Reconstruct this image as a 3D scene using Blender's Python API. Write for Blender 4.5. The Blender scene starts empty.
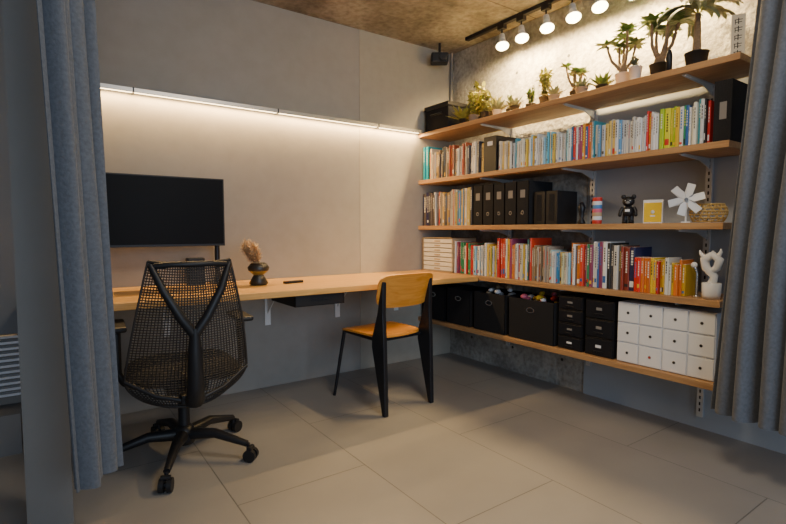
import bpy, bmesh, math, random
from mathutils import Vector, Matrix, noise
scene=bpy.context.scene
COL=scene.collection
V=Vector
# ------------------------------------------------------------------ materials
def new_mat(name):
    m=bpy.data.materials.new(name); m.use_nodes=True
    nt=m.node_tree; b=nt.nodes['Principled BSDF']
    return m,nt,b
def mat(name,col,rough=.6,metal=0,var=.0,scale=20,bump=0,emit=None,es=0,sheen=0,spec=.5):
    m,nt,b=new_mat(name)
    b.inputs['Base Color'].default_value=(*col,1)
    b.inputs['Roughness'].default_value=rough
    b.inputs['Metallic'].default_value=metal
    b.inputs['Specular IOR Level'].default_value=spec
    if sheen: b.inputs['Sheen Weight'].default_value=sheen
    if emit:
        b.inputs['Emission Color'].default_value=(*emit,1); b.inputs['Emission Strength'].default_value=es
    if var or bump:
        tc=nt.nodes.new('ShaderNodeTexCoord'); n=nt.nodes.new('ShaderNodeTexNoise')
        n.inputs['Scale'].default_value=scale; n.inputs['Detail'].default_value=6
        nt.links.new(tc.outputs['Object'],n.inputs['Vector'])
        if var:
            r=nt.nodes.new('ShaderNodeValToRGB')
            r.color_ramp.elements[0].position=.3; r.color_ramp.elements[1].position=.7
            r.color_ramp.elements[0].color=(*[c*(1-var) for c in col],1)
            r.color_ramp.elements[1].color=(*[min(1,c*(1+var)) for c in col],1)
            nt.links.new(n.outputs['Fac'],r.inputs[0]); nt.links.new(r.outputs[0],b.inputs['Base Color'])
        if bump:
            bp=nt.nodes.new('ShaderNodeBump'); bp.inputs['Strength'].default_value=bump; bp.inputs['Distance'].default_value=.01
            nt.links.new(n.outputs['Fac'],bp.inputs['Height']); nt.links.new(bp.outputs[0],b.inputs['Normal'])
    return m
def wood(name,c1,c2,axis=0,rough=.45,scale=6):
    m,nt,b=new_mat(name)
    tc=nt.nodes.new('ShaderNodeTexCoord'); mp=nt.nodes.new('ShaderNodeMapping')
    s=[scale*3.0]*3; s[axis]=scale*.16; mp.inputs['Scale'].default_value=s
    n=nt.nodes.new('ShaderNodeTexNoise'); n.inputs['Scale'].default_value=2.2; n.inputs['Detail'].default_value=8; n.inputs['Distortion'].default_value=1.2
    r=nt.nodes.new('ShaderNodeValToRGB'); r.color_ramp.elements[0].position=.32; r.color_ramp.elements[1].position=.68
    r.color_ramp.elements[0].color=(*c1,1); r.color_ramp.elements[1].color=(*c2,1)
    nt.links.new(tc.outputs['Object'],mp.inputs[0]); nt.links.new(mp.outputs[0],n.inputs['Vector'])
    nt.links.new(n.outputs['Fac'],r.inputs[0]); nt.links.new(r.outputs[0],b.inputs['Base Color'])
    bp=nt.nodes.new('ShaderNodeBump'); bp.inputs['Strength'].default_value=.08; bp.inputs['Distance'].default_value=.003
    nt.links.new(n.outputs['Fac'],bp.inputs['Height']); nt.links.new(bp.outputs[0],b.inputs['Normal'])
    b.inputs['Roughness'].default_value=rough
    return m
def concrete(name,dark,light,scale=1.3,rough=.85,boards=None,bump=.35,fine=.8):
    m,nt,b=new_mat(name); L=nt.links
    tc=nt.nodes.new('ShaderNodeTexCoord')
    n1=nt.nodes.new('ShaderNodeTexNoise'); n1.inputs['Scale'].default_value=scale; n1.inputs['Detail'].default_value=10; n1.inputs['Roughness'].default_value=.62; n1.inputs['Distortion'].default_value=.5
    n2=nt.nodes.new('ShaderNodeTexNoise'); n2.inputs['Scale'].default_value=scale*14; n2.inputs['Detail'].default_value=8
    L.new(tc.outputs['Object'],n1.inputs['Vector']); L.new(tc.outputs['Object'],n2.inputs['Vector'])
    r=nt.nodes.new('ShaderNodeValToRGB'); r.color_ramp.elements[0].position=.36; r.color_ramp.elements[1].position=.62
    r.color_ramp.elements[0].color=(*dark,1); r.color_ramp.elements[1].color=(*light,1)
    L.new(n1.outputs['Fac'],r.inputs[0])
    r2=nt.nodes.new('ShaderNodeValToRGB'); r2.color_ramp.elements[0].position=.3; r2.color_ramp.elements[1].position=.6
    r2.color_ramp.elements[0].color=(.62,.6,.57,1); r2.color_ramp.elements[1].color=(1,1,1,1)
    L.new(n2.outputs['Fac'],r2.inputs[0])
    mx=nt.nodes.new('ShaderNodeMix'); mx.data_type='RGBA'; mx.blend_type='MULTIPLY'; mx.inputs[0].default_value=fine
    L.new(r.outputs[0],mx.inputs[6]); L.new(r2.outputs[0],mx.inputs[7]); out=mx.outputs[2]
    ad=nt.nodes.new('ShaderNodeMath'); ad.operation='ADD'; L.new(n1.outputs['Fac'],ad.inputs[0]); L.new(n2.outputs['Fac'],ad.inputs[1])
    h=ad.outputs[0]
    if boards:
        w=nt.nodes.new('ShaderNodeTexBrick'); mp=nt.nodes.new('ShaderNodeMapping'); mp.inputs['Rotation'].default_value=boards
        L.new(tc.outputs['Object'],mp.inputs[0]); L.new(mp.outputs[0],w.inputs['Vector'])
        w.inputs['Scale'].default_value=1; w.inputs['Brick Width'].default_value=1.8; w.inputs['Row Height'].default_value=.9; w.inputs['Mortar Size'].default_value=.006
        w.inputs['Color1'].default_value=(1,1,1,1); w.inputs['Color2'].default_value=(.85,.85,.83,1); w.inputs['Mortar'].default_value=(.45,.42,.4,1)
        m2=nt.nodes.new('ShaderNodeMix'); m2.data_type='RGBA'; m2.blend_type='MULTIPLY'; m2.inputs[0].default_value=1
        L.new(out,m2.inputs[6]); L.new(w.outputs['Color'],m2.inputs[7]); out=m2.outputs[2]
    L.new(out,b.inputs['Base Color'])
    bp=nt.nodes.new('ShaderNodeBump'); bp.inputs['Strength'].default_value=bump; bp.inputs['Distance'].default_value=.02
    L.new(h,bp.inputs['Height']); L.new(bp.outputs[0],b.inputs['Normal'])
    b.inputs['Roughness'].default_value=rough
    return m
def floor_mat():
    m,nt,b=new_mat('floor_tile'); L=nt.links
    tc=nt.nodes.new('ShaderNodeTexCoord'); mp=nt.nodes.new('ShaderNodeMapping')
    mp.inputs['Rotation'].default_value=(0,0,math.radians(90)); mp.inputs['Location'].default_value=(.42,-.04,0)
    w=nt.nodes.new('ShaderNodeTexBrick'); L.new(tc.outputs['Object'],mp.inputs[0]); L.new(mp.outputs[0],w.inputs['Vector'])
    w.inputs['Scale'].default_value=1; w.inputs['Brick Width'].default_value=1.2; w.inputs['Row Height'].default_value=.6; w.inputs['Mortar Size'].default_value=.0025
    w.inputs['Mortar Smooth'].default_value=.1
    w.inputs['Color1'].default_value=(.255,.24,.225,1); w.inputs['Color2'].default_value=(.238,.225,.212,1); w.inputs['Mortar'].default_value=(.12,.115,.11,1)
    n=nt.nodes.new('ShaderNodeTexNoise'); n.inputs['Scale'].default_value=3; n.inputs['Detail'].default_value=9
    L.new(tc.outputs['Object'],n.inputs['Vector'])
    r=nt.nodes.new('ShaderNodeValToRGB'); r.color_ramp.elements[0].color=(.82,.82,.82,1); r.color_ramp.elements[1].color=(1.1,1.1,1.1,1)
    L.new(n.outputs['Fac'],r.inputs[0])
    mx=nt.nodes.new('ShaderNodeMix'); mx.data_type='RGBA'; mx.blend_type='MULTIPLY'; mx.inputs[0].default_value=1
    L.new(w.outputs['Color'],mx.inputs[6]); L.new(r.outputs[0],mx.inputs[7]); L.new(mx.outputs[2],b.inputs['Base Color'])
    b.inputs['Roughness'].default_value=.34
    bp=nt.nodes.new('ShaderNodeBump'); bp.inputs['Strength'].default_value=.4; bp.inputs['Distance'].default_value=.002; bp.invert=True
    L.new(w.outputs['Fac'],bp.inputs['Height']); L.new(bp.outputs[0],b.inputs['Normal'])
    return m
M={}
M['plaster']=concrete('plaster_grey',(.27,.255,.23),(.31,.29,.265),scale=.8,bump=.05,fine=.15)
M['plaster2']=concrete('plaster_beige',(.33,.305,.255),(.37,.34,.285),scale=1.2,bump=.05,fine=.15)
M['conc']=concrete('raw_concrete',(.20,.195,.18),(.50,.49,.455),scale=2.4,bump=.6,fine=.9)
M['ceil']=concrete('ceiling_concrete',(.18,.165,.135),(.48,.45,.38),scale=1.9,boards=(0,0,0),bump=.6,fine=.9)
M['panel']=mat('panel_blue_grey',(.36,.40,.45),.7,var=.05,scale=3,bump=.03)
M['darkgrey']=mat('panel_dark_grey',(.13,.135,.145),.6,var=.06,scale=3)
M['pillar']=mat('pillar_paint',(.16,.148,.135),.7,var=.06,scale=3)
M['floor']=floor_mat()
M['desk']=wood('desk_wood',(.48,.25,.065),(.62,.36,.115),0)
M['shelf']=wood('shelf_wood',(.33,.17,.07),(.47,.27,.115),1)
M['chairwood']=wood('chair_oak',(.50,.19,.025),(.64,.29,.05),0,.35,8)
M['black']=mat('black_plastic',(.010,.010,.012),.45,spec=.35)
M['blackm']=mat('black_metal',(.014,.015,.02),.35,.3,spec=.4)
M['mesh']=mat('black_mesh',(.018,.015,.014),.6)
M['bfab']=mat('black_fabric',(.015,.015,.017),.85,var=.3,scale=200,spec=.2)
M['white']=mat('white_paint',(.75,.75,.74),.45)
M['whitecard']=mat('white_card',(.66,.68,.72),.7)
M['rail']=mat('rail_galvanised',(.6,.61,.62),.4,.4)
M['chrome']=mat('steel',(.6,.6,.6),.25,1)
M['alu']=mat('aluminium',(.55,.52,.48),.4,.8)
M['screen']=mat('screen_black',(.003,.003,.004),.5,spec=.12)
M['page']=mat('book_pages',(.72,.68,.58),.9)
M['led']=mat('led_strip',(1,.8,.5),.5,emit=(1,.74,.38),es=16)
M['bulb']=mat('bulb_face',(1,.9,.7),.5,emit=(1,.80,.44),es=24)
M['curt']=mat('curtain_fabric',(.098,.108,.128),.95,var=.16,scale=90,bump=.2,sheen=.15)
M['soil']=mat('soil',(.05,.03,.02),.95,var=.4,scale=80)
M['leaf']=mat('leaf_green',(.10,.17,.035),.5,var=.3,scale=30)
M['leaf2']=mat('leaf_yellow_green',(.28,.28,.05),.5,var=.3,scale=30)
M['leaf3']=mat('leaf_grey_green',(.16,.19,.11),.6,var=.3,scale=30)
M['bark']=mat('plant_bark',(.22,.15,.09),.85,var=.3,scale=60,bump=.4)
M['potb']=mat('pot_black',(.02,.02,.02),.5)
M['potw']=mat('pot_white',(.6,.58,.55),.5)
M['potg']=mat('pot_grey',(.2,.19,.18),.7)
M['gold']=mat('wicker',(.6,.42,.15),.6)
M['pampas']=mat('dried_grass',(.62,.45,.26),.9)
M['olive']=mat('vase_dark',(.02,.019,.016),.4)
M['vgold']=mat('vase_gold',(.26,.20,.05),.4,.3)
M['yellow']=mat('yellow_card',(.75,.50,.02),.5)
M['pink']=mat('pink_toy',(.6,.12,.2),.5)
M['red']=mat('red_toy',(.5,.03,.02),.5)
M['blue']=mat('blue_toy',(.06,.2,.45),.5)
M['tan']=mat('tan_card',(.45,.33,.2),.8)
# ------------------------------------------------------------------ mesh builder
class MB:
    def __init__(s): s.v=[];s.f=[];s.m=[];s.s=[];s.mats=[];s.T=Matrix.Identity(4)
    def mi(s,k):
        k=M[k] if isinstance(k,str) else k
        if k not in s.mats: s.mats.append(k)
        return s.mats.index(k)
    def add(s,vs,fs,k,smooth=False):
        o=len(s.v); i=s.mi(k)
        s.v+=[s.T@V(p) for p in vs]
        for f in fs: s.f.append([o+a for a in f]); s.m.append(i); s.s.append(smooth)
    def box(s,lo,hi,k):
        x0,y0,z0=lo;x1,y1,z1=hi
        s.add([(x0,y0,z0),(x1,y0,z0),(x1,y1,z0),(x0,y1,z0),(x0,y0,z1),(x1,y0,z1),(x1,y1,z1),(x0,y1,z1)],
              [(0,3,2,1),(4,5,6,7),(0,1,5,4),(1,2,6,5),(2,3,7,6),(3,0,4,7)],k)
    def tube(s,pts,rs,k,n=10,caps=True,sx=1.0):
        pts=[V(p) for p in pts]
        if not isinstance(rs,(list,tuple)): rs=[rs]*len(pts)
        vs=[];fs=[];up=None
        for i,p in enumerate(pts):
            d=(pts[min(i+1,len(pts)-1)]-pts[max(i-1,0)]).normalized()
            if up is None:
                a=V((0,0,1)) if abs(d.z)<.9 else V((1,0,0))
            else: a=up
            r=d.cross(a)
            if r.length<1e-5: r=d.cross(V((0,1,0)))
            r.normalize(); up=r.cross(d).normalized()
            for j in range(n):
                t=2*math.pi*j/n; vs.append(p+(r*math.cos(t)*sx+up*math.sin(t))*rs[i])
        for i in range(len(pts)-1):
            for j in range(n):
                fs.append((i*n+j,i*n+(j+1)%n,(i+1)*n+(j+1)%n,(i+1)*n+j))
        s.add(vs,fs,k,True)
        if caps:
            b=len(pts)-1
            s.add(vs[:n],[tuple(range(n))[::-1]],k); s.add(vs[b*n:],[tuple(range(n))],k)
    def lathe(s,prof,c,k,n=24,smooth=True):
        vs=[];fs=[];c=V(c)
        for r,z in prof:
            for j in range(n):
                t=2*math.pi*j/n; vs.append(c+V((r*math.cos(t),r*math.sin(t),z)))
        for i in range(len(prof)-1):
            for j in range(n): fs.append((i*n+j,i*n+(j+1)%n,(i+1)*n+(j+1)%n,(i+1)*n+j))
        s.add(vs,fs,k,smooth)
    def sph(s,c,r,k,n=14):
        if not isinstance(r,(tuple,list)): r=(r,r,r)
        vs=[];fs=[];m=n//2
        for i in range(m+1):
            a=math.pi*i/m
            for j in range(n):
                t=2*math.pi*j/n; vs.append((c[0]+r[0]*math.sin(a)*math.cos(t),c[1]+r[1]*math.sin(a)*math.sin(t),c[2]+r[2]*math.cos(a)))
        for i in range(m):
            for j in range(n): fs.append((i*n+j,(i+1)*n+j,(i+1)*n+(j+1)%n,i*n+(j+1)%n))
        s.add(vs,fs,k,True)
    def prism(s,poly,a0,a1,axis,k):
        def P(p,a):
            if axis==0: return (a,p[0],p[1])
            if axis==1: return (p[0],a,p[1])
            return (p[0],p[1],a)
        n=len(poly); vs=[P(p,a0) for p in poly]+[P(p,a1) for p in poly]
        fs=[tuple(range(n))[::-1],tuple(range(n,2*n))]+[(i,(i+1)%n,n+(i+1)%n,n+i) for i in range(n)]
        s.add(vs,fs,k)
    def sheet(s,fn,nu,nv,th,k):
        P=[[V(fn(i/nu,j/nv)) for j in range(nv+1)] for i in range(nu+1)]
        vs=[];N=(nu+1)*(nv+1)
        Q=[]
        for i in range(nu+1):
            for j in range(nv+1):
                du=P[min(i+1,nu)][j]-P[max(i-1,0)][j]; dv=P[i][min(j+1,nv)]-P[i][max(j-1,0)]
                nn=du.cross(dv)
                nn=nn.normalized() if nn.length>1e-9 else V((0,0,1))
                vs.append(P[i][j]+nn*th/2); Q.append(P[i][j]-nn*th/2)
        vs+=Q; fs=[];W=nv+1
        for i in range(nu):
            for j in range(nv):
                a=i*W+j; fs.append((a,a+W,a+W+1,a+1)); fs.append((N+a,N+a+1,N+a+W+1,N+a+W))
        s.add(vs,fs,k,True)
        rim=[]
        for j in range(nv): rim.append((j,j+1))
        for j in range(nv): rim.append((nu*W+j+1,nu*W+j))
        for i in range(nu): rim.append(((i+1)*W,i*W)); rim.append((i*W+nv,(i+1)*W+nv))
        s.add(vs,[(a,b,N+b,N+a) for a,b in rim],k)
    def leaf(s,b,d,L,w,droop,k,n=4,fold=.0):
        b=V(b);d=V(d).normalized(); side=d.cross(V((0,0,1)))
        if side.length<.1: side=V((random.uniform(-1,1),random.uniform(-1,1),0))
        side.normalize(); vs=[];p=b.copy();fs=[]
        for i in range(n+1):
            t=i/n; ww=w*math.sin(math.pi*min(.98,(.12+.86*t)))**.8*.5
            vs+= [p-side*ww,p+V((0,0,-fold*ww)),p+side*ww]
            d=(d+V((0,0,-droop/n))).normalized(); p=p+d*L/n
        for i in range(n):
            a=i*3; fs+=[(a,a+1,a+4,a+3),(a+1,a+2,a+5,a+4)]
        s.add(vs,fs,k,True)
    def build(s,name,bevel=0,parent=None,recalc=True):
        me=bpy.data.meshes.new(name); me.from_pydata([tuple(v) for v in s.v],[],s.f)
        for m in s.mats: me.materials.append(m)
        for p,i,sm in zip(me.polygons,s.m,s.s): p.material_index=i; p.use_smooth=sm
        if recalc:
            bm=bmesh.new(); bm.from_mesh(me); bmesh.ops.recalc_face_normals(bm,faces=bm.faces); bm.to_mesh(me); bm.free()
        me.update()
        o=bpy.data.objects.new(name,me); COL.objects.link(o)
        if bevel:
            b=o.modifiers.new('bevel','BEVEL'); b.width=bevel; b.segments=2; b.limit_method='ANGLE'; b.angle_limit=math.radians(50)
        if parent: o.parent=parent
        return o
def simple(name,lo,hi,k,bevel=0):
    b=MB(); b.box(lo,hi,k); return b.build(name,bevel)
def loc(x,y,z,rz=0): return Matrix.Translation((x,y,z))@Matrix.Rotation(rz,4,'Z')
# ------------------------------------------------------------------ room shell
CZ=2.62
simple('floor',(-5,-6,-.1),(.2,.2,0),'floor')
simple('ceiling',(-5,-6,CZ),(.2,.2,CZ+.1),'ceil')
b=MB(); b.box((-5,0,0),(-.94,.15,CZ),'plaster'); b.box((-.94,-.004,0),(0,.15,CZ),'plaster2'); b.build('wall_back')
b=MB(); b.box((0,-6,0),(.15,.15,CZ),'conc')
for z in (.19,2.28):
    for y in (-.28,-.73,-1.18): b.tube([(.002,y,z),(-.0006,y,z)],[.011,.011],'potb',14)
b.build('wall_right')
b=MB(); b.box((-.012,-6,0),(-.0005,-1.36,1.90),'panel'); b.build('trim_1')
simple('wall_left',(-5,-6,0),(-4.85,.15,CZ),'plaster')
# ------------------------------------------------------------------ shelves
SH=[1.900,1.514,1.136,.765,.364]; D=.368; YE=-2.30; TH=.032
for i,z in enumerate(SH):
    e=YE-(.04 if i==0 else .01 if i==1 else 0)
    b=MB(); b.box((-D,e,z-TH),(-.03,-.0045,z),'shelf'); b.build('wooden_shelf',.002)
for y in (-.70,-1.40,-2.09):
    b=MB()
    zb=.20 if y>-1.5 else .07
    b.box((-.027,y-.016,zb),(-.0125,y+.016,2.02),'rail')
    zz=zb+.03
    while zz<1.98:
        b.box((-.0275,y-.004,zz),(-.0269,y+.004,zz+.018),'black'); zz+=.035
    b.build('shelf_rail')
    for z in SH:
        b=MB(); zt=z-TH-.001
        b.prism([(-.029,zt),(-.34,zt),(-.34,zt-.010),(-.14,zt-.018),(-.05,zt-.045),(-.029,zt-.055)],y-.003,y+.003,1,'rail')
        b.box((-.34,y-.012,zt-.003),(-.029,y+.012,zt),'rail')
        b.build('shelf_bracket')
# ------------------------------------------------------------------ desk
b=MB(); b.box((-3.05,-.72,.727),(-.372,-.006,.762),'desk'); b.build('wooden_desk',.003)
for x in (-2.35,-1.70,-1.15,-.6):
    b=MB(); b.box((x-.02,-.012,.44),(x+.02,-.0045,.726),'white'); b.box((x-.02,-.33,.719),(x+.02,-.006,.7268),'white')
    b.prism([(-.012,.719),(-.24,.719),(-.012,.52)],x-.003,x+.003,0,'white'); b.build('desk_bracket')
b=MB(); b.box((-1.80,-.70,.66),(-1.48,-.34,.664),'black'); b.box((-1.80,-.70,.66),(-1.48,-.695,.7268),'black')
b.box((-1.80,-.70,.66),(-1.795,-.34,.7268),'black'); b.box((-1.485,-.70,.66),(-1.48,-.34,.7268),'black'); b.box((-1.80,-.345,.66),(-1.48,-.34,.7268),'black')
b.box((-1.70,-.703,.69),(-1.58,-.70,.70),'blackm'); b.build('desk_drawer',.001)
# ------------------------------------------------------------------ LED bar
b=MB(); b.box((-3.0,-.055,1.905),(-.375,-.0005,1.917),'alu'); b.box((-3.0,-.058,1.895),(-.375,-.052,1.920),'alu')
b.box((-2.99,-.046,1.899),(-.385,-.022,1.905),'led')
for x in (-2.5,-1.62,-.8): b.box((x-.004,-.060,1.893),(x+.004,-.006,1.922),'blackm')
b.build('led_light_bar')
# ------------------------------------------------------------------ monitor
b=MB()
b.box((-2.76,-.22,1.005),(-2.045,-.185,1.41),'black'); b.box((-2.753,-.2215,1.018),(-2.052,-.2199,1.403),'screen')
b.box((-2.55,-.185,1.10),(-2.25,-.165,1.32),'black')
b.tube([(-2.4,-.165,1.2),(-2.25,-.12,1.2),(-2.06,-.10,1.2)],.018,'blackm'); b.tube([(-2.06,-.10,.764),(-2.06,-.10,1.30)],.016,'blackm')
b.box((-2.10,-.15,.763),(-2.02,-.05,.775),'blackm')
b.build('computer_monitor',.002)
b=MB(); b.box((-2.25,-.16,.763),(-2.15,-.09,.93),'black')
b.tube([(-2.20,-.16,.82),(-2.20,-.163,.82)],.032,'blackm',20); b.tube([(-2.20,-.16,.895),(-2.20,-.163,.895)],.014,'blackm',16)
b.build('desk_speaker',.006)
# ------------------------------------------------------------------ vase with pampas
random.seed(4)
b=MB(); c=(-1.88,-.34,.763)
b.lathe([(0,0),(.046,0),(.058,.012),(.034,.055),(.030,.062)],c,'olive',28)
b.lathe([(.030,.062),(.045,.074),(.060,.088)],c,'vgold',28)
b.lathe([(.060,.088),(.066,.108),(.050,.130),(.042,.136),(.038,.130),(.0,.12)],c,'olive',28)
for i in range(26):
    a=random.uniform(0,6.28); e=random.uniform(.0,.5)
    d=V((math.cos(a)*e-.5,math.sin(a)*e,1)).normalized(); L=random.uniform(.09,.15)
    p=V(c)+V((random.uniform(-.02,.02),random.uniform(-.02,.02),.125)); q=p+d*L
    b.tube([p,q],[.001,.001],'pampas',4)
    for k in range(64):
        t=random.uniform(.15,1); u=V((random.gauss(0,1),random.gauss(0,1),random.gauss(.4,1))).normalized()
        b.leaf(p+d*L*t,u*.8+d,.042,.006,.6,'pampas',2)
b.build('vase_of_dried_pampas',0,recalc=False)
b=MB(); b.T=loc(-1.66,-.36,.763,.2); b.box((-.065,-.018,0),(.065,.018,.014),'black')
for i in range(5):
    b.box((-.05+i*.02,-.008,.014),(-.04+i*.02,.008,.016),'red' if i==0 else 'potg')
b.build('remote_control',.003)
# ------------------------------------------------------------------ plywood side chair
root=bpy.data.objects.new('plywood_chair',None); COL.objects.link(root); root.matrix_world=loc(-1.18,-.665,0,math.radians(5))
def sq(u,v,p=5):
    x=2*u-1;y=2*v-1
    m=max(abs(x),abs(y)); 
    if m<1e-6: return 0,0
    l=(abs(x)**p+abs(y)**p)**(1/p); k=m/l
    return x*k,y*k
def seatf(u,v):
    x,y=sq(u,v)
    w=.185+.02*(y+1)/2
    z=.462-.014*(1-x*x)*(1-.5*y*y)+(-.012*max(0,y-.5)/.5)
    return (x*w,y*.215+.015,z)
b=MB(); b.sheet(seatf,24,24,.012,'chairwood'); b.build('seat',0,root)
def backf(u,v):
    x,y=sq(u,v,5)
    w=.215+.008*y; z=.738+y*.102
    return (x*w,-.232-.03*y-.035*(1-x*x)+.012,z)
b=MB(); b.sheet(backf,26,14,.012,'chairwood'); b.build('backrest',0,root)
for i,sx in enumerate((-1,1)):
    b=MB(); x=sx*.188
    poly=[(-.275,0),(-.248,0),(-.148,.40),(-.150,.455),(-.20,.60),(-.246,.80),(-.256,.80),(-.252,.60),(-.262,.45)]
    b.prism(poly,x-.015,x+.015,0,'blackm'); b.build('rear_leg_%d'%(i+1),.005,root)
    b=MB(); b.tube([(sx*.165,.19,.445),(sx*.205,.255,0)],[.012,.010],'blackm',12); b.build('front_leg_%d'%(i+1),0,root)
b=MB()
for sx in (-1,1): b.tube([(sx*.172,-.17,.437),(sx*.165,.19,.44)],.010,'blackm')
b.tube([(-.165,.19,.44),(.165,.19,.44)],.010,'blackm'); b.tube([(-.18,-.17,.437),(.18,-.17,.437)],.012,'blackm')
b.build('frame',0,root)
# ------------------------------------------------------------------ mesh task chair
root=bpy.data.objects.new('mesh_office_chair',None); COL.objects.link(root); root.matrix_world=loc(-2.43,-.80,0,math.radians(-4))
b=MB()
for i in range(5):
    a=math.radians(245+4+72*i); d=V((math.cos(a),math.sin(a),0)); sd=V((-d.y,d.x,0))
    b.tube([d*.03+V((0,0,.115)),d*.16+V((0,0,.125)),d*.32+V((0,0,.082))],[.03,.023,.015],'black',10)
    c=d*.325
    b.tube([c+V((0,0,.085)),c+V((0,0,.045))],.009,'blackm',8)
    off=d*.012
    for q in (-1,1):
        p=c+off+V((0,0,.03))
        b.tube([p+sd*q*.006,p+sd*q*.026],.03,'black',20)
    b.tube([c+off+V((0,0,.03))-sd*.022+d*-.0,c+off+V((0,0,.03))+sd*.022],.012,'blackm',8)
    b.tube([c+off+V((0,0,.062))-sd*.02,c+off+V((0,0,.062))+sd*.02],.012,'black',8)
b.lathe([(0,.07),(.045,.07),(.05,.10),(.045,.14),(.03,.16),(0,.16)],(0,0,0),'black')
b.build('star_base',0,root)
b=MB(); b.tube([(0,0,.10),(0,0,.27)],.026,'black',18); b.tube([(0,0,.27),(0,0,.385)],.015,'blackm',14); b.build('gas_lift',0,root)
b=MB(); b.box((-.09,-.16,.355),(.09,.12,.405),'black'); b.box((-.05,-.30,.35),(.05,-.14,.395),'black')
b.tube([(.08,.05,.385),(.24,.07,.385)],.007,'black'); b.tube([(-.08,.05,.385),(-.24,.07,.385)],.007,'black')
b.build('tilt_mechanism',.01,root)
b=MB()
def cush(top):
    def f(u,v):
        x,y=sq(u,v,4); r=max(abs(2*u-1),abs(2*v-1))
        z=.485-.05*(r**6)+.01*x*x-.02*max(0,y)**3 if top else .425
        return (x*(.245-.012*y),y*.225+.02,z)
    return f
b.sheet(cush(True),24,24,.006,'bfab'); b.sheet(cush(False),10,10,.02,'black'); b.build('seat_cushion',0,root)
def bk(u,v):
    t=v
    z=.345+.615*t
    hw=.272*(1-t)+.162*t+ .010*math.sin(math.pi*t)
    if t<.22: hw*= (1-((.22-t)/.22)**2*.35)
    x=(2*u-1)
    y=-.235-.10*t-.045*math.sin(math.pi*t*.9) + .10*abs(x)**2.2*(1-.55*t)
    zz=z+(-.02*(1-x*x) if t<.3 else 0)*(1-t/.3 if t<.3 else 0) + .012*t*(x*x)
    return V((x*hw,y,zz))
NU,NV=36,56
b=MB()
for i in range(NU+1): b.tube([bk(i/NU,j/30) for j in range(31)],.0026 if i not in(0,NU) else .006,'mesh',4,False)
for j in range(NV+1): b.tube([bk(i/16,j/NV) for i in range(17)],.0026 if j not in(0,NV) else .007,'mesh',4,False)
b.build('back_mesh',0,root)
b=MB()
def arm(sx):
    return [bk(.5,.52)+V((0,-.035,0)),bk(.5+sx*.12,.64)+V((0,-.034,0)),bk(.5+sx*.30,.82)+V((0,-.028,0)),bk(.5+sx*.47,.98)+V((0,-.012,.0))]
b.tube([(0,-.27,.36),(0,-.335,.38),(0,-.36,.45),bk(.5,.42)+V((0,-.045,0)),bk(.5,.57)+V((0,-.035,0))],[.034,.038,.034,.028,.018],'black',12)
for sx in (-1,1):
    b.tube(arm(sx),[.021,.020,.017,.013],'black',10)
b.tube([bk(.03,.97)+V((0,-.01,0)),bk(.25,.995)+V((0,-.012,.0)),bk(.5,1)+V((0,-.012,.0)),bk(.75,.995)+V((0,-.012,0)),bk(.97,.97)+V((0,-.01,0))],.012,'black',8)
b.tube([bk(.0,.18)+V((0,-.004,0)),bk(.2,.09)+V((0,-.02,0)),bk(.5,.05)+V((0,-.05,0)),bk(.8,.09)+V((0,-.02,0)),bk(1,.18)+V((0,-.004,0))],.010,'black',8)
b.build('back_frame',0,root)
for i,sx in enumerate((-1,1)):
    b=MB()
    b.tube([(sx*.16,-.02,.40),(sx*.25,-.03,.41),(sx*.275,-.03,.46),(sx*.275,-.01,.655)],[.018,.018,.018,.02],'black',10)
    b.box((sx*.275-.04,-.12,.655),(sx*.275+.04,.13,.68),'black')
    b.build('armrest_%d'%(i+1),.01,root)
# ------------------------------------------------------------------ books
PAL={
 'light':[(.75,.75,.72),(.68,.70,.70),(.75,.72,.62),(.35,.58,.72),(.15,.45,.6),(.7,.7,.7),(.6,.62,.45),(.06,.26,.45),(.72,.55,.12),(.5,.68,.72),(.75,.75,.74)],
 'vivid':[(.6,.05,.04),(.65,.1,.05),(.7,.5,.05),(.74,.72,.68),(.74,.74,.74),(.05,.28,.15),(.05,.15,.35),(.72,.7,.6),(.6,.25,.05),(.08,.33,.4),(.02,.02,.02),(.3,.08,.16),(.74,.72,.7),(.72,.72,.72),(.15,.12,.1)],
 'brown':[(.34,.26,.17),(.5,.44,.34),(.66,.62,.54),(.2,.15,.1),(.04,.04,.04),(.4,.35,.3),(.6,.6,.58),(.45,.14,.07),(.5,.36,.1),(.08,.08,.09)],
 'teal':[(.02,.32,.38),(.03,.36,.45)],
 'white':[(.74,.74,.73),(.68,.70,.72),(.72,.69,.62),(.5,.52,.55),(.70,.55,.2),(.16,.33,.5),(.05,.05,.06)],
 'dark':[(.03,.03,.03),(.05,.05,.06),(.12,.1,.09),(.6,.58,.54),(.03,.03,.08),(.3,.07,.04)],
 'hot':[(.65,.05,.03),(.65,.06,.04),(.75,.5,.03),(.70,.25,.04),(.74,.72,.64),(.5,.04,.06),(.78,.58,.05)],
 'green':[(.06,.34,.08),(.42,.55,.05),(.03,.28,.12),(.65,.62,.06)],
}
bm_cache={}
def bmat(c):
    k=tuple(round(x,3) for x in c)
    if k not in bm_cache: bm_cache[k]=mat('book_cover_%d'%len(bm_cache),k,.5)
    return bm_cache[k]
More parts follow.
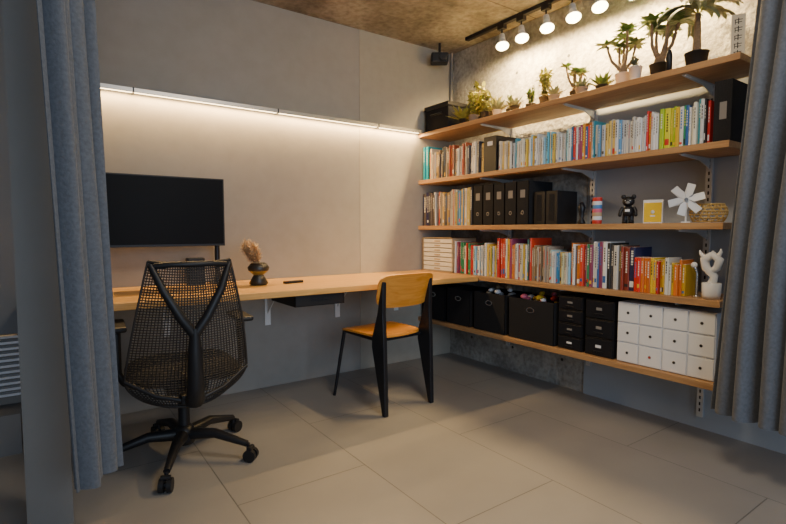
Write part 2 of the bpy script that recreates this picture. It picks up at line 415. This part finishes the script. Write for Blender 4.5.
def books(z,segs,seed,name='row_of_books'):
    rnd=random.Random(seed); b=MB(); z=z+.001
    for (y0,y1,h0,h1,pal,tmin,tmax,xf) in segs:
        y=y0; hb=rnd.uniform(h0,h1); run=0
        col=rnd.choice(PAL[pal])
        while y-tmin>y1:
            th=rnd.uniform(tmin,tmax)
            if y-th<y1: th=y-y1
            if th<.004: break
            if run<=0: hb=rnd.uniform(h0,h1); run=rnd.randint(1,4)
            run-=1
            h=hb+rnd.uniform(-.006,.006); dep=min(.24,h*.72+rnd.uniform(-.01,.01)); x=xf+rnd.uniform(0,.02)
            if rnd.random()<.88: col=rnd.choice(PAL[pal])
            f=rnd.choice((.75,.9,1.0)); mxc=max(col)
            c=tuple(max(.008,min(.85,f*mxc*(q/mxc)**1.35)) for q in col)
            k=bmat(c); ya=y-.0005; yb=y-th+.0005
            e=min(.003,th*.2)
            poly=[(x+e,ya),(x,ya-e),(x,yb+e),(x+e,yb),(x+dep,yb),(x+dep,ya)]
            lean=.05 if rnd.random()<.03 else 0
            b.T=Matrix.Translation((0,y,z))@Matrix.Rotation(-lean,4,'X')@Matrix.Translation((0,-y,-z))
            n=6; vs=[(p[0],p[1],z) for p in poly]+[(p[0],p[1],z+h) for p in poly]
            b.add(vs,[(i,(i+1)%n,n+(i+1)%n,n+i) for i in range(n)]+[tuple(range(n))[::-1]],k)
            b.add(vs,[tuple(range(n,2*n))],'page' if th>.01 else k)
            lum=sum(c)/3; ink=(.03,.03,.03) if lum>.3 else (.7,.68,.6)
            if rnd.random()<.2: ink=rnd.choice([(.6,.05,.04),(.05,.15,.4),(.65,.5,.06)])
            w=(th-2*e)*rnd.uniform(.3,.55); yc=(ya+yb)/2
            if th>.008:
                zt=h*rnd.uniform(.85,.93); zl=h*rnd.uniform(.4,.6); q=zt
                while q>zl:
                    s=rnd.uniform(.006,.014)
                    b.add([(x-.0004,yc-w/2,z+q),(x-.0004,yc+w/2,z+q),(x-.0004,yc+w/2,z+q-s),(x-.0004,yc-w/2,z+q-s)],[(0,1,2,3)],bmat(ink)); q-=s+.004
                if rnd.random()<.5:
                    q=h*rnd.uniform(.05,.12); s=h*rnd.uniform(.04,.16)
                    b.add([(x-.0004,yb+e,z+q),(x-.0004,ya-e,z+q),(x-.0004,ya-e,z+q+s),(x-.0004,yb+e,z+q+s)],[(0,1,2,3)],bmat(rnd.choice([(.55,.03,.02),(.7,.7,.68),(.03,.12,.35),(.02,.02,.02),(.7,.45,.03)])))
            y-=th
        b.T=Matrix.Identity(4)
    return b.build(name,0,recalc=True)
F=-.335
books(SH[1],[(-.02,-.09,.27,.28,'teal',.02,.03,F),(-.09,-.55,.20,.26,'brown',.008,.026,F),(-.55,-.72,.20,.24,'white',.01,.03,F),
  (-.85,-1.0,.17,.2,'white',.01,.02,F),(-1.0,-1.46,.165,.205,'light',.008,.018,F),(-1.46,-1.62,.19,.22,'vivid',.008,.018,F),(-1.62,-1.9,.18,.23,'white',.008,.02,F),(-1.9,-1.97,.19,.21,'vivid',.01,.02,F),(-1.97,-2.05,.20,.215,'green',.015,.03,F),(-2.05,-2.21,.19,.22,'vivid',.008,.022,F)],1)
books(SH[2],[(-.02,-.2,.25,.28,'dark',.01,.03,F),(-.2,-.42,.24,.28,'brown',.008,.025,F),(-.42,-.60,.26,.29,'white',.006,.02,F)],2)
books(SH[3],[(-.42,-.62,.20,.25,'vivid',.008,.02,F),(-.62,-.86,.2,.25,'light',.008,.02,F),(-.86,-1.16,.22,.28,'vivid',.008,.025,F),(-1.16,-1.30,.22,.25,'brown',.01,.02,F),
  (-1.30,-1.46,.18,.21,'light',.01,.02,F),(-1.46,-1.72,.24,.27,'vivid',.01,.025,F),(-1.72,-1.86,.20,.25,'dark',.01,.03,F),(-1.86,-2.12,.16,.19,'hot',.012,.022,F)],3)
b=MB(); b.box((F,-.845,1.516),(-.08,-.725,1.765),'black'); b.box((F-.001,-.81,1.70),(F,-.76,1.73),'whitecard'); b.build('black_binder_box',.003)
b=MB(); b.box((-.33,-2.30,1.516),(-.12,-2.225,1.80),'bfab'); b.box((-.331,-2.28,1.62),(-.33,-2.25,1.70),'potg'); b.build('black_file_box',.004)
def magfile(y0,y1,z,h):
    b=MB()
    b.prism([(F,z),(-.09,z),(-.09,z+h),(F,z+h)],y0,y0-.003,1,'bfab'); b.prism([(F,z),(-.09,z),(-.09,z+h),(F,z+h)],y1,y1+.003,1,'bfab')
    b.box((F,y1,z),(F+.003,y0,z+h),'bfab'); b.box((F,y1,z),(-.09,y0,z+.003),'bfab'); b.box((-.093,y1,z),(-.09,y0,z+h),'bfab')
    b.box((F+.003,y1+.01,z+.01),(-.10,y0-.01,z+h-.03),'page')
    yc=(y0+y1)/2
    b.tube([(F+.001,yc,z+.08),(F-.001,yc,z+.08)],.013,'chrome',16); b.tube([(F-.001,yc,z+.08),(F-.002,yc,z+.08)],.009,'black',16)
    b.box((F-.001,yc-.02,z+h*.62),(F,yc+.02,z+h*.80),'potg')
    b.build('magazine_file_box')
ys=[-.62,-.72,-.825,-.93,-1.035,-1.14]
for a,c in zip(ys[:-1],ys[1:]): magfile(a-.002,c+.002,SH[2]+.001,.29)
b=MB(); b.box((F+.03,-1.245,1.138),(-.1,-1.16,1.35),'black'); b.box((F+.03,-1.34,1.138),(-.1,-1.255,1.35),'black')
for y in (-1.20,-1.297): b.box((F+.028,y-.02,1.16),(F+.03,y+.02,1.33),'bfab')
b.build('bookshelf_speaker_pair',.004)
b=MB(); c=(-.28,-1.60,1.137)
for i in range(7):
    b.lathe([(.026,.022*i),(.027,.022*i+.003),(.027,.022*i+.019),(.026,.022*i+.022)],c,['red','whitecard','tan','pink','blue','whitecard','red'][i],18)
b.lathe([(.026,.154),(0,.156)],c,'white',18); b.lathe([(0,0),(.026,0)],c,'white',18); b.build('patterned_tin')
b=MB(); c=V((-.27,-1.49,1.137)); b.lathe([(0,0),(.022,0),(.024,.01),(.012,.03),(.016,.07),(.024,.10),(.01,.13),(0,.135)],c,'blackm',18); b.build('glass_bottle_figurine')
b=MB(); b.T=loc(-.28,-1.79,1.137,math.radians(-70))
for sx in (-1,1):
    b.tube([(sx*.016,0,.0),(sx*.016,0,.012),(sx*.015,0,.05)],[.015,.015,.014],'black',12); b.sph((sx*.016,-.008,.01),(.014,.02,.010),'black')
    b.tube([(sx*.026,0,.09),(sx*.038,-.004,.07),(sx*.040,-.012,.052)],[.010,.010,.010],'black',10); b.sph((sx*.040,-.014,.048),.0105,'black')
    b.sph((sx*.026,0,.148),(.013,.008,.013),'black')
b.lathe([(0,.04),(.026,.042),(.029,.06),(.026,.085),(.016,.095),(0,.095)],(0,0,0),'black',20)
b.sph((0,0,.122),(.032,.028,.028),'black',18); b.sph((0,-.026,.115),(.012,.008,.008),'potg'); 
for sx in (-1,1): b.sph((sx*.012,-.025,.126),.0028,'white',8)
b.box((-.012,-.0285,.065),(.012,-.027,.078),'white')
b.build('bear_figurine')
b=MB(); b.T=loc(-.27,-1.925,1.137,math.radians(-78))
b.box((-.048,-.012,0),(.048,.012,.125),'white'); b.box((-.044,-.0135,.006),(.044,-.012,.110),'yellow')
b.sph((0,-.014,.06),(.010,.003,.010),'whitecard',10); b.box((-.012,-.0145,.035),(.012,-.0135,.042),'whitecard'); b.build('yellow_picture_frame',.002)
b=MB(); b.T=loc(-.325,-2.115,1.137,math.radians(-65))
b.tube([(0,.012,0),(0,.012,.115)],.004,'white',8); b.box((-.02,.0,0),(.02,.025,.006),'white')
c=V((0,0,.115)); b.tube([c+V((0,.014,0)),c+V((0,-.012,0))],.009,'chrome',12)
for i in range(6):
    a=i*math.pi/3+.3; r=V((math.cos(a),0,math.sin(a))); t=V((-r.z,0,r.x))
    Pp=[c+r*.008-t*.004,c+r*.03-t*.020+V((0,-.008,0)),c+r*.078-t*.022+V((0,-.012,0)),c+r*.082+t*.014,c+r*.035+t*.016+V((0,.006,0)),c+r*.008+t*.004]
    b.add([*Pp,*[p+V((0,.002,0)) for p in Pp]],[(0,1,2,3,4,5),(11,10,9,8,7,6)]+[(j,(j+1)%6,6+(j+1)%6,6+j) for j in range(6)],'white')
b.build('toy_windmill')
b=MB(); b.T=loc(-.22,-2.175,1.141,math.radians(-65))
for j in range(6):
    z=.003+j*.017; R=.052+.014*math.sin(j*.6)
    b.tube([(R*1.25*math.cos(t*.3927),R*math.sin(t*.3927)*.9,z) for t in range(17)],.0032,'gold',5,False)
for i in range(14):
    for s in (-1,1):
        pts=[]
        for j in range(7):
            a=i*6.283/14+s*j*.11; z=j*.015; R=.052+.014*math.sin(j*.53); pts.append((R*1.25*math.cos(a),R*.9*math.sin(a),z))
        b.tube(pts,.0024,'gold',4,False)
b.lathe([(0,.0),(.05,.0)],(0,0,0),'gold',16)
b.build('wicker_basket')
# ------------------------------------------------------------------ row C extras
b=MB()
b.box((-.34,-.40,.767),(-.08,-.03,.772),'tan'); b.box((-.34,-.035,.767),(-.08,-.03,1.04),'tan'); b.box((-.34,-.40,.767),(-.08,-.395,1.04),'tan'); b.box((-.34,-.40,1.035),(-.08,-.03,1.04),'tan')
for i in range(7): 
    z=.775+i*.037; b.box((-.335,-.39,z),(-.09,-.04,z+.031),'page'); b.box((-.338,-.25,z+.010),(-.335,-.18,z+.020),'tan')
b.build('paper_drawer_tray')
b=MB(); c=V((-.30,-2.235,.766))
b.lathe([(0,0),(.036,0),(.040,.02),(.042,.075),(.038,.078),(.034,.07),(0,.068)],c,'white',24)
b.tube([c+V((0,0,.07)),c+V((0,-.01,.11)),c+V((0,.028,.15)),c+V((0,.035,.19)),c+V((0,.0,.215)),c+V((0,-.03,.19)),c+V((0,-.02,.15)),c+V((0,.02,.12))],[.022,.018,.020,.022,.020,.020,.018,.012],'white',12)
b.tube([c+V((0,.03,.19)),c+V((0,.055,.22)),c+V((0,.06,.235))],[.014,.008,.003],'white',8)
b.tube([c+V((0,-.02,.20)),c+V((0,-.035,.23)),c+V((0,-.035,.245))],[.014,.008,.003],'white',8)
b.build('white_ceramic_sculpture')
b=MB(); c=V((-.28,-2.158,.766)); b.tube([c,c+V((0,0,.12)),c+V((0,.012,.15))],[.008,.006,.010],'chrome',10); b.lathe([(0,0),(.02,0),(.02,.006),(0,.008)],c,'chrome'); b.sph(c+V((0,.014,.158)),(.014,.016,.016),'white'); b.build('small_desk_lamp')
# ------------------------------------------------------------------ row D boxes
def fbox(y0,y1,h):
    b=MB(); z=SH[4]+.001; x0=-.345; yc=(y0+y1)/2
    b.box((x0,y1,z),(-.06,y0,z+.004),'bfab')
    b.box((x0,y1,z),(x0+.006,y0,z+h),'bfab'); b.box((-.066,y1,z),(-.06,y0,z+h),'bfab')
    b.box((x0,y1,z),(-.06,y1+.006,z+h),'bfab'); b.box((x0,y0-.006,z),(-.06,y0,z+h),'bfab')
    b.box((x0+.006,y1+.006,z+h*.6),(-.066,y0-.006,z+h*.62),'black')
    zc=z+h*.75
    for (ra,k,dx) in ((.019,'chrome',.002),(.0135,'black',.003)):
        b.T=Matrix.Translation((0,yc,zc))@Matrix.Diagonal((1,1.8,1,1))@Matrix.Translation((0,-yc,-zc))
        b.tube([(x0,yc,zc),(x0-dx,yc,zc)],ra,k,20)
    b.T=Matrix.Identity(4)
    b.build('black_fabric_storage_box',.002)
fbox(-.03,-.32,.275); fbox(-.345,-.61,.275); fbox(-.65,-.955,.28); fbox(-.99,-1.36,.275)
b=MB(); rnd=random.Random(9)
for i in range(44):
    yy=rnd.choice((-.80,-1.17)); p=(-.21+rnd.uniform(-.09,.09),yy+rnd.uniform(-.12,.12),.565+i*.0024+rnd.uniform(0,.01)); r=rnd.uniform(.016,.026)
    b.sph(p,(r*1.3,r,r*.8),rnd.choice(['pink','red','blue','whitecard','yellow','pink']) if yy<-1 else rnd.choice(['whitecard','tan','potg']),10)
b.build('pile_of_toys')
def dstack(y0,y1,n,h,name):
    b=MB(); z=SH[4]+.001
    for i in range(n):
        za=z+i*h; b.box((-.33,y1,za),(-.10,y0,za+h-.003),'black'); b.box((-.336,y1+.006,za+.006),(-.33,y0-.006,za+h-.010),'blackm')
        yc=(y0+y1)/2
        b.box((-.338,yc-.018,za+h*.45),(-.336,yc+.018,za+h*.6),'whitecard' if i==0 else 'potg'); b.box((-.341,yc-.03,za+h*.2),(-.336,yc+.03,za+h*.28),'blackm')
    b.build(name,.003)
dstack(-1.385,-1.555,4,.083,'black_drawer_stack'); dstack(-1.575,-1.755,3,.110,'black_drawer_stack')
b=MB(); z=SH[4]+.001; y0=-1.775;y1=-2.275; w=(y0-y1)/4; h=.335/3
b.box((-.325,y1,z),(-.13,y0,z+.335),'whitecard')
for i in range(4):
    for j in range(3):
        ya=y0-i*w; b.box((-.333,ya-w+.004,z+j*h+.004),(-.325,ya-.004,z+(j+1)*h-.004),'white')
        yc=ya-w/2; zc=z+j*h+h*.5
        b.tube([(-.333,yc,zc),(-.3345,yc,zc)],.008,'potg',14); b.tube([(-.3345,yc,zc),(-.335,yc,zc)],.006,'black' if (i,j)!=(1,0) else 'red',12)
b.build('white_drawer_cabinet',.002)
# ------------------------------------------------------------------ top shelf
Z0=SH[0]+.001
b=MB(); b.box((-.33,-.33,Z0),(-.09,-.05,Z0+.18),'bfab'); b.box((-.34,-.34,Z0+.175),(-.08,-.04,Z0+.21),'black')
b.tube([(-.335,-.26,Z0+.13),(-.335,-.12,Z0+.13)],.008,'blackm'); b.build('black_storage_crate',.006)
def pot(b,c,r,h,k):
    b.lathe([(0,0),(r*.72,0),(r*.75,.004),(r,h),(r*1.04,h),(r*1.04,h+.004),(r*.93,h+.004),(r*.9,h*.86),(0,h*.86)],c,k,20)
    b.lathe([(0,h*.9),(r*.92,h*.9)],c,'soil',20)
def plant(kind,x,y,r,h,k,H,seed,lf='leaf',name='potted_succulent'):
    random.seed(seed); b=MB(); c=V((x,y,Z0)); pot(b,c,r,h,k); t=c+V((0,0,h*.88))
    if kind=='rosette':
        for i in range(30):
            a=i*2.4; e=.35+i/30*1.3; d=V((math.cos(a),math.sin(a),e)); b.leaf(t,d,H*random.uniform(.7,1),H*.19,.15,lf,3,.5)
    if kind=='bush':
        for s in range(13):
            a=random.uniform(0,6.28); e=random.uniform(.05,.42); tip=t+V((math.cos(a)*e*H*.6,math.sin(a)*e*H*.6,H*random.uniform(.45,.95)))
            b.tube([t,(t+tip)/2+V((0,0,H*.05)),tip],[.004,.003,.002],'bark',6)
            for i in range(20):
                q=t.lerp(tip,random.uniform(.2,1)); d=V((random.gauss(0,1),random.gauss(0,1),random.gauss(.5,.8))); b.leaf(q,d,H*random.uniform(.13,.20),H*.10,.5,lf,3)
    if kind=='pachy':
        b.lathe([(0,-.005),(r*.5,0),(r*.62,.02),(r*.45,.05),(r*.2,.07),(0,.075)],t,'bark',14)
        nb=5
        for s in range(nb):
            a=6.28*s/nb+random.uniform(-.5,.5); e=random.uniform(.10,.34)
            tip=t+V((math.cos(a)*e*H,math.sin(a)*e*H,H*random.uniform(.5,.95))); mid=t.lerp(tip,.5)+V((math.cos(a)*H*.06,math.sin(a)*H*.06,0))
            b.tube([t+V((0,0,.02)),mid,tip],[r*.26,r*.18,r*.14],'bark',8)
            for i in range(26):
                aa=i*2.4; d=V((math.cos(aa),math.sin(aa),random.uniform(.1,1.3))); b.leaf(tip,d,H*random.uniform(.20,.30),H*.09,.7,lf,4,.3)
    if kind=='palm':
        b.tube([t,t+V((0,0,H*.30)),t+V((0,0,H*.55))],[r*.4,r*.3,r*.22],'bark',10); tt=t+V((0,0,H*.53))
        for i in range(19):
            a=i*2.4; d=V((math.cos(a)*.7-.2,math.sin(a)*.9,random.uniform(.5,1.5))).normalized(); p=tt.copy(); pts=[p.copy()]
            for q in range(10): d=(d+V((0,0,-.19))).normalized(); p=p+d*H*.052; pts.append(p.copy())
            b.tube(pts,[.003-.0002*q for q in range(11)],'leaf2',5)
            for q in range(2,11):
                dd=(pts[q]-pts[q-1]).normalized(); sd=dd.cross(V((0,0,1))).normalized()
                for s in (-1,1):
                    for o in (0,.5): b.leaf(pts[q]-dd*H*.052*o,sd*s*.8+dd*1.1+V((0,0,.15)),H*.17*(1-.05*q),.010,.7,lf,3)
    for v in b.v:
        if v.x>-.02: v.x=-.02
    b.build(name,0,recalc=False)
P=[('rosette',-.27,-.44,.035,.05,'potb',.15,1,'leaf2'),('bush',-.14,-.46,.04,.08,'potb',.28,2,'leaf2'),('bush',-.27,-.55,.038,.06,'potg',.22,3,'leaf2'),
('rosette',-.14,-.60,.04,.09,'potb',.17,4,'leaf2'),('bush',-.27,-.67,.035,.06,'potb',.18,5,'leaf2'),('rosette',-.24,-.76,.034,.06,'potw',.12,6,'leaf3'),
('bush',-.2,-.85,.032,.055,'potb',.12,7,'leaf'),('rosette',-.26,-.94,.035,.05,'potb',.10,8,'leaf3'),('bush',-.2,-1.03,.035,.055,'potb',.14,9,'leaf'),
('bush',-.22,-1.17,.045,.07,'potb',.21,10,'leaf2'),('rosette',-.27,-1.27,.035,.05,'potg',.10,11,'leaf3'),('pachy',-.2,-1.38,.038,.06,'potb',.18,12,'leaf'),
('rosette',-.27,-1.47,.037,.05,'potg',.09,13,'leaf3'),('rosette',-.2,-1.56,.038,.055,'potb',.11,14,'leaf'),
('pachy',-.22,-1.70,.042,.085,'potw',.27,15,'leaf'),('bush',-.26,-1.795,.034,.09,'potw',.08,18,'leaf3'),('pachy',-.21,-1.90,.05,.085,'potb',.30,16,'leaf'),('palm',-.22,-2.09,.055,.09,'potb',.38,17,'leaf3')]
for a in P:
    plant(*a[:8],a[8],{'rosette':'potted_succulent','bush':'potted_leafy_plant','pachy':'potted_caudex_plant','palm':'potted_palm'}[a[0]])
b=MB(); b.lathe([(0,0),(.014,0),(.016,.09),(.01,.12),(0,.125)],(-.29,-1.99,Z0),'black',14); b.build('spray_bottle')
b=MB(); b.T=loc(-.24,-2.28,Z0,math.radians(-65))@Matrix.Rotation(-.06,4,'X'); b.box((-.028,0,0),(.028,.01,.22),'page')
for i in range(5):
    z=.180-i*.038
    b.box((-.014,-.0008,z),(.014,0,z+.003),'black'); b.box((-.016,-.0008,z+.012),(.016,0,z+.015),'black'); b.box((-.002,-.0008,z-.008),(.002,0,z+.022),'black'); b.box((-.014,-.0008,z-.008),(-.011,0,z+.012),'black')
b.build('wooden_name_plaque')
# ------------------------------------------------------------------ ceiling spots
b=MB(); b.box((-.175,-2.6,CZ-.025),(-.14,-.35,CZ-.0005),'black'); b.build('ceiling_light_track')
SP=[-.72,-.90,-1.11,-1.31,-1.49,-1.70,-1.93]
for y in SP:
    b=MB(); x=-.158
    b.box((x-.018,y-.03,CZ-.055),(x+.018,y+.03,CZ-.0255),'black')
    b.tube([(x,y,CZ-.05),(x,y,CZ-.10)],.006,'black',8)
    d=V((-.30,-.35,-1)).normalized(); p=V((x,y,CZ-.095))
    b.tube([p,p+d*.04],[.02,.024],'potw',14); b.tube([p+d*.04,p+d*.06,p+d*.095,p+d*.105],[.02,.026,.044,.046],'white',20,False)
    q=p+d*.103; b.tube([q,q+d*.004,q+d*.007],[.044,.036,.016],'bulb',20)
    b.build('ceiling_spotlight')
    l=bpy.data.lights.new('spot_lamp','SPOT'); l.energy=60; l.color=(1,.68,.30); l.spot_size=math.radians(165); l.spot_blend=.7; l.shadow_soft_size=.04
    o=bpy.data.objects.new('spot_lamp',l); COL.objects.link(o); o.location=q+d*.03
    o.rotation_euler=(V((-.02,y,2.0))-o.location).to_track_quat('-Z','Y').to_euler()
b=MB(); b.T=loc(-.26,-.14,2.49,math.radians(-35))
b.tube([(0,.0,CZ-2.491),(0,.0,.03)],.010,'black'); b.box((-.07,-.05,-.035),(.07,.05,.045),'black'); b.tube([(.02,-.05,.0),(.02,-.075,.0)],[.03,.028],'blackm',18); b.build('mini_speaker',.012)
b=MB(); b.tube([(-.03,-.03,1.92),(-.03,-.03,CZ-.002)],.012,'potg',10); b.build('conduit_pipe')
# ------------------------------------------------------------------ curtains
def curtain(name,top,bot,z0,z1,folds,amp,seed,flare=1.6):
    rnd=random.Random(seed); ph=[rnd.uniform(0,6.28) for _ in range(4)]
    NUc,NVc=folds*14,36; b=MB()
    def path(P,u):
        n=len(P)-1; s=min(int(u*n),n-1); t=u*n-s; return V((*P[s],0)).lerp(V((*P[s+1],0)),t)
    def f(u,v):
        t=(1-v)**flare
        p=path(top,u).lerp(path(bot,u),t); q=path(top,min(1,u+.01)).lerp(path(bot,min(1,u+.01)),t); r=path(top,max(0,u-.01)).lerp(path(bot,max(0,u-.01)),t)
        d=(q-r).normalized(); n=V((-d.y,d.x,0))
        w=u+.02*math.sin(3*v*2+ph[0])*math.sin(u*6)
        a=amp*(.75+.5*math.sin(u*9+ph[1]))
        s=math.sin(2*math.pi*folds*w+ph[2]); s=s*.8+.35*math.sin(2*math.pi*folds*.5*w+ph[3]+v*.8)
        p=p+n*a*s+d*amp*.45*math.cos(2*math.pi*folds*w+ph[2])*.6
        return (p.x,p.y,z0+(z1-z0)*v)
    b.sheet(f,NUc,NVc,.004,'curt'); return b.build(name,recalc=True)
curtain('window_curtain',[(-2.975,-1.41),(-2.815,-1.29)],[(-2.90,-1.44),(-2.762,-1.30)],.25,CZ-.03,4,.036,1,1.0)
curtain('window_curtain',[(-.47,-2.45),(-.50,-2.80),(-.52,-3.4)],[(-.455,-2.300),(-.53,-2.70),(-.56,-3.4)],.27,CZ-.03,9,.04,2,1.0)
b=MB(); b.box((-3.3,-1.37,CZ-.028),(-2.6,-1.34,CZ-.0005),'white'); b.box((-.50,-3.5,CZ-.028),(-.47,-2.4,CZ-.0005),'white'); b.build('curtain_track')
# ------------------------------------------------------------------ left side : partition + cabinet beyond
b=MB(); b.box((-3.04,-1.14,0),(-2.90,-1.02,CZ),'pillar'); b.build('wall_partition')
b=MB(); b.box((-3.9,-.30,.60),(-3.06,-.22,CZ-.003),'darkgrey'); b.build('wall_bulkhead')
b=MB(); b.box((-3.9,-.30,0),(-3.08,-.05,.20),'darkgrey'); b.box((-3.9,-.10,.20),(-3.08,-.04,.59),'potg')
for i in range(11): b.box((-3.9,-.14,.25+i*.03),(-3.08,-.10,.262+i*.03),'whitecard')
b.build('louvered_cabinet')
# ------------------------------------------------------------------ lights
def area(name,locn,target,sx,sy,e,col):
    l=bpy.data.lights.new(name,'AREA'); l.shape='RECTANGLE'; l.size=sx; l.size_y=sy; l.energy=e; l.color=col
    o=bpy.data.objects.new(name,l); COL.objects.link(o); o.location=locn; o.rotation_euler=(V(target)-V(locn)).to_track_quat('-Z','Y').to_euler(); return o
area('led_lamp',(-1.69,-.036,1.893),(-1.69,-.036,0),2.6,.02,37,(1,.63,.26))
area('daylight_window',(-2.4,-5.8,1.6),(-.6,-.9,.8),3,1.8,95,(.64,.80,1))
area('warm_overhead_fill',(-1.7,-2.5,2.55),(-1.6,-1.8,0),.5,.5,29,(1,.84,.64))  # added out-of-view fill for general warm brightness, not an actual fixture
w=bpy.data.worlds.new('world'); scene.world=w; w.use_nodes=True
w.node_tree.nodes['Background'].inputs[0].default_value=(.55,.68,.9,1); w.node_tree.nodes['Background'].inputs[1].default_value=.22
# ------------------------------------------------------------------ camera
cd=bpy.data.cameras.new('camera'); cam=bpy.data.objects.new('camera',cd); COL.objects.link(cam)
cd.sensor_width=36; cd.lens=494.2/786*36; cd.clip_start=.02
cam.location=(-2.9515,-3.3003,1.1); cam.rotation_euler=(math.pi/2-.0644,0,-.6138)
scene.camera=cam
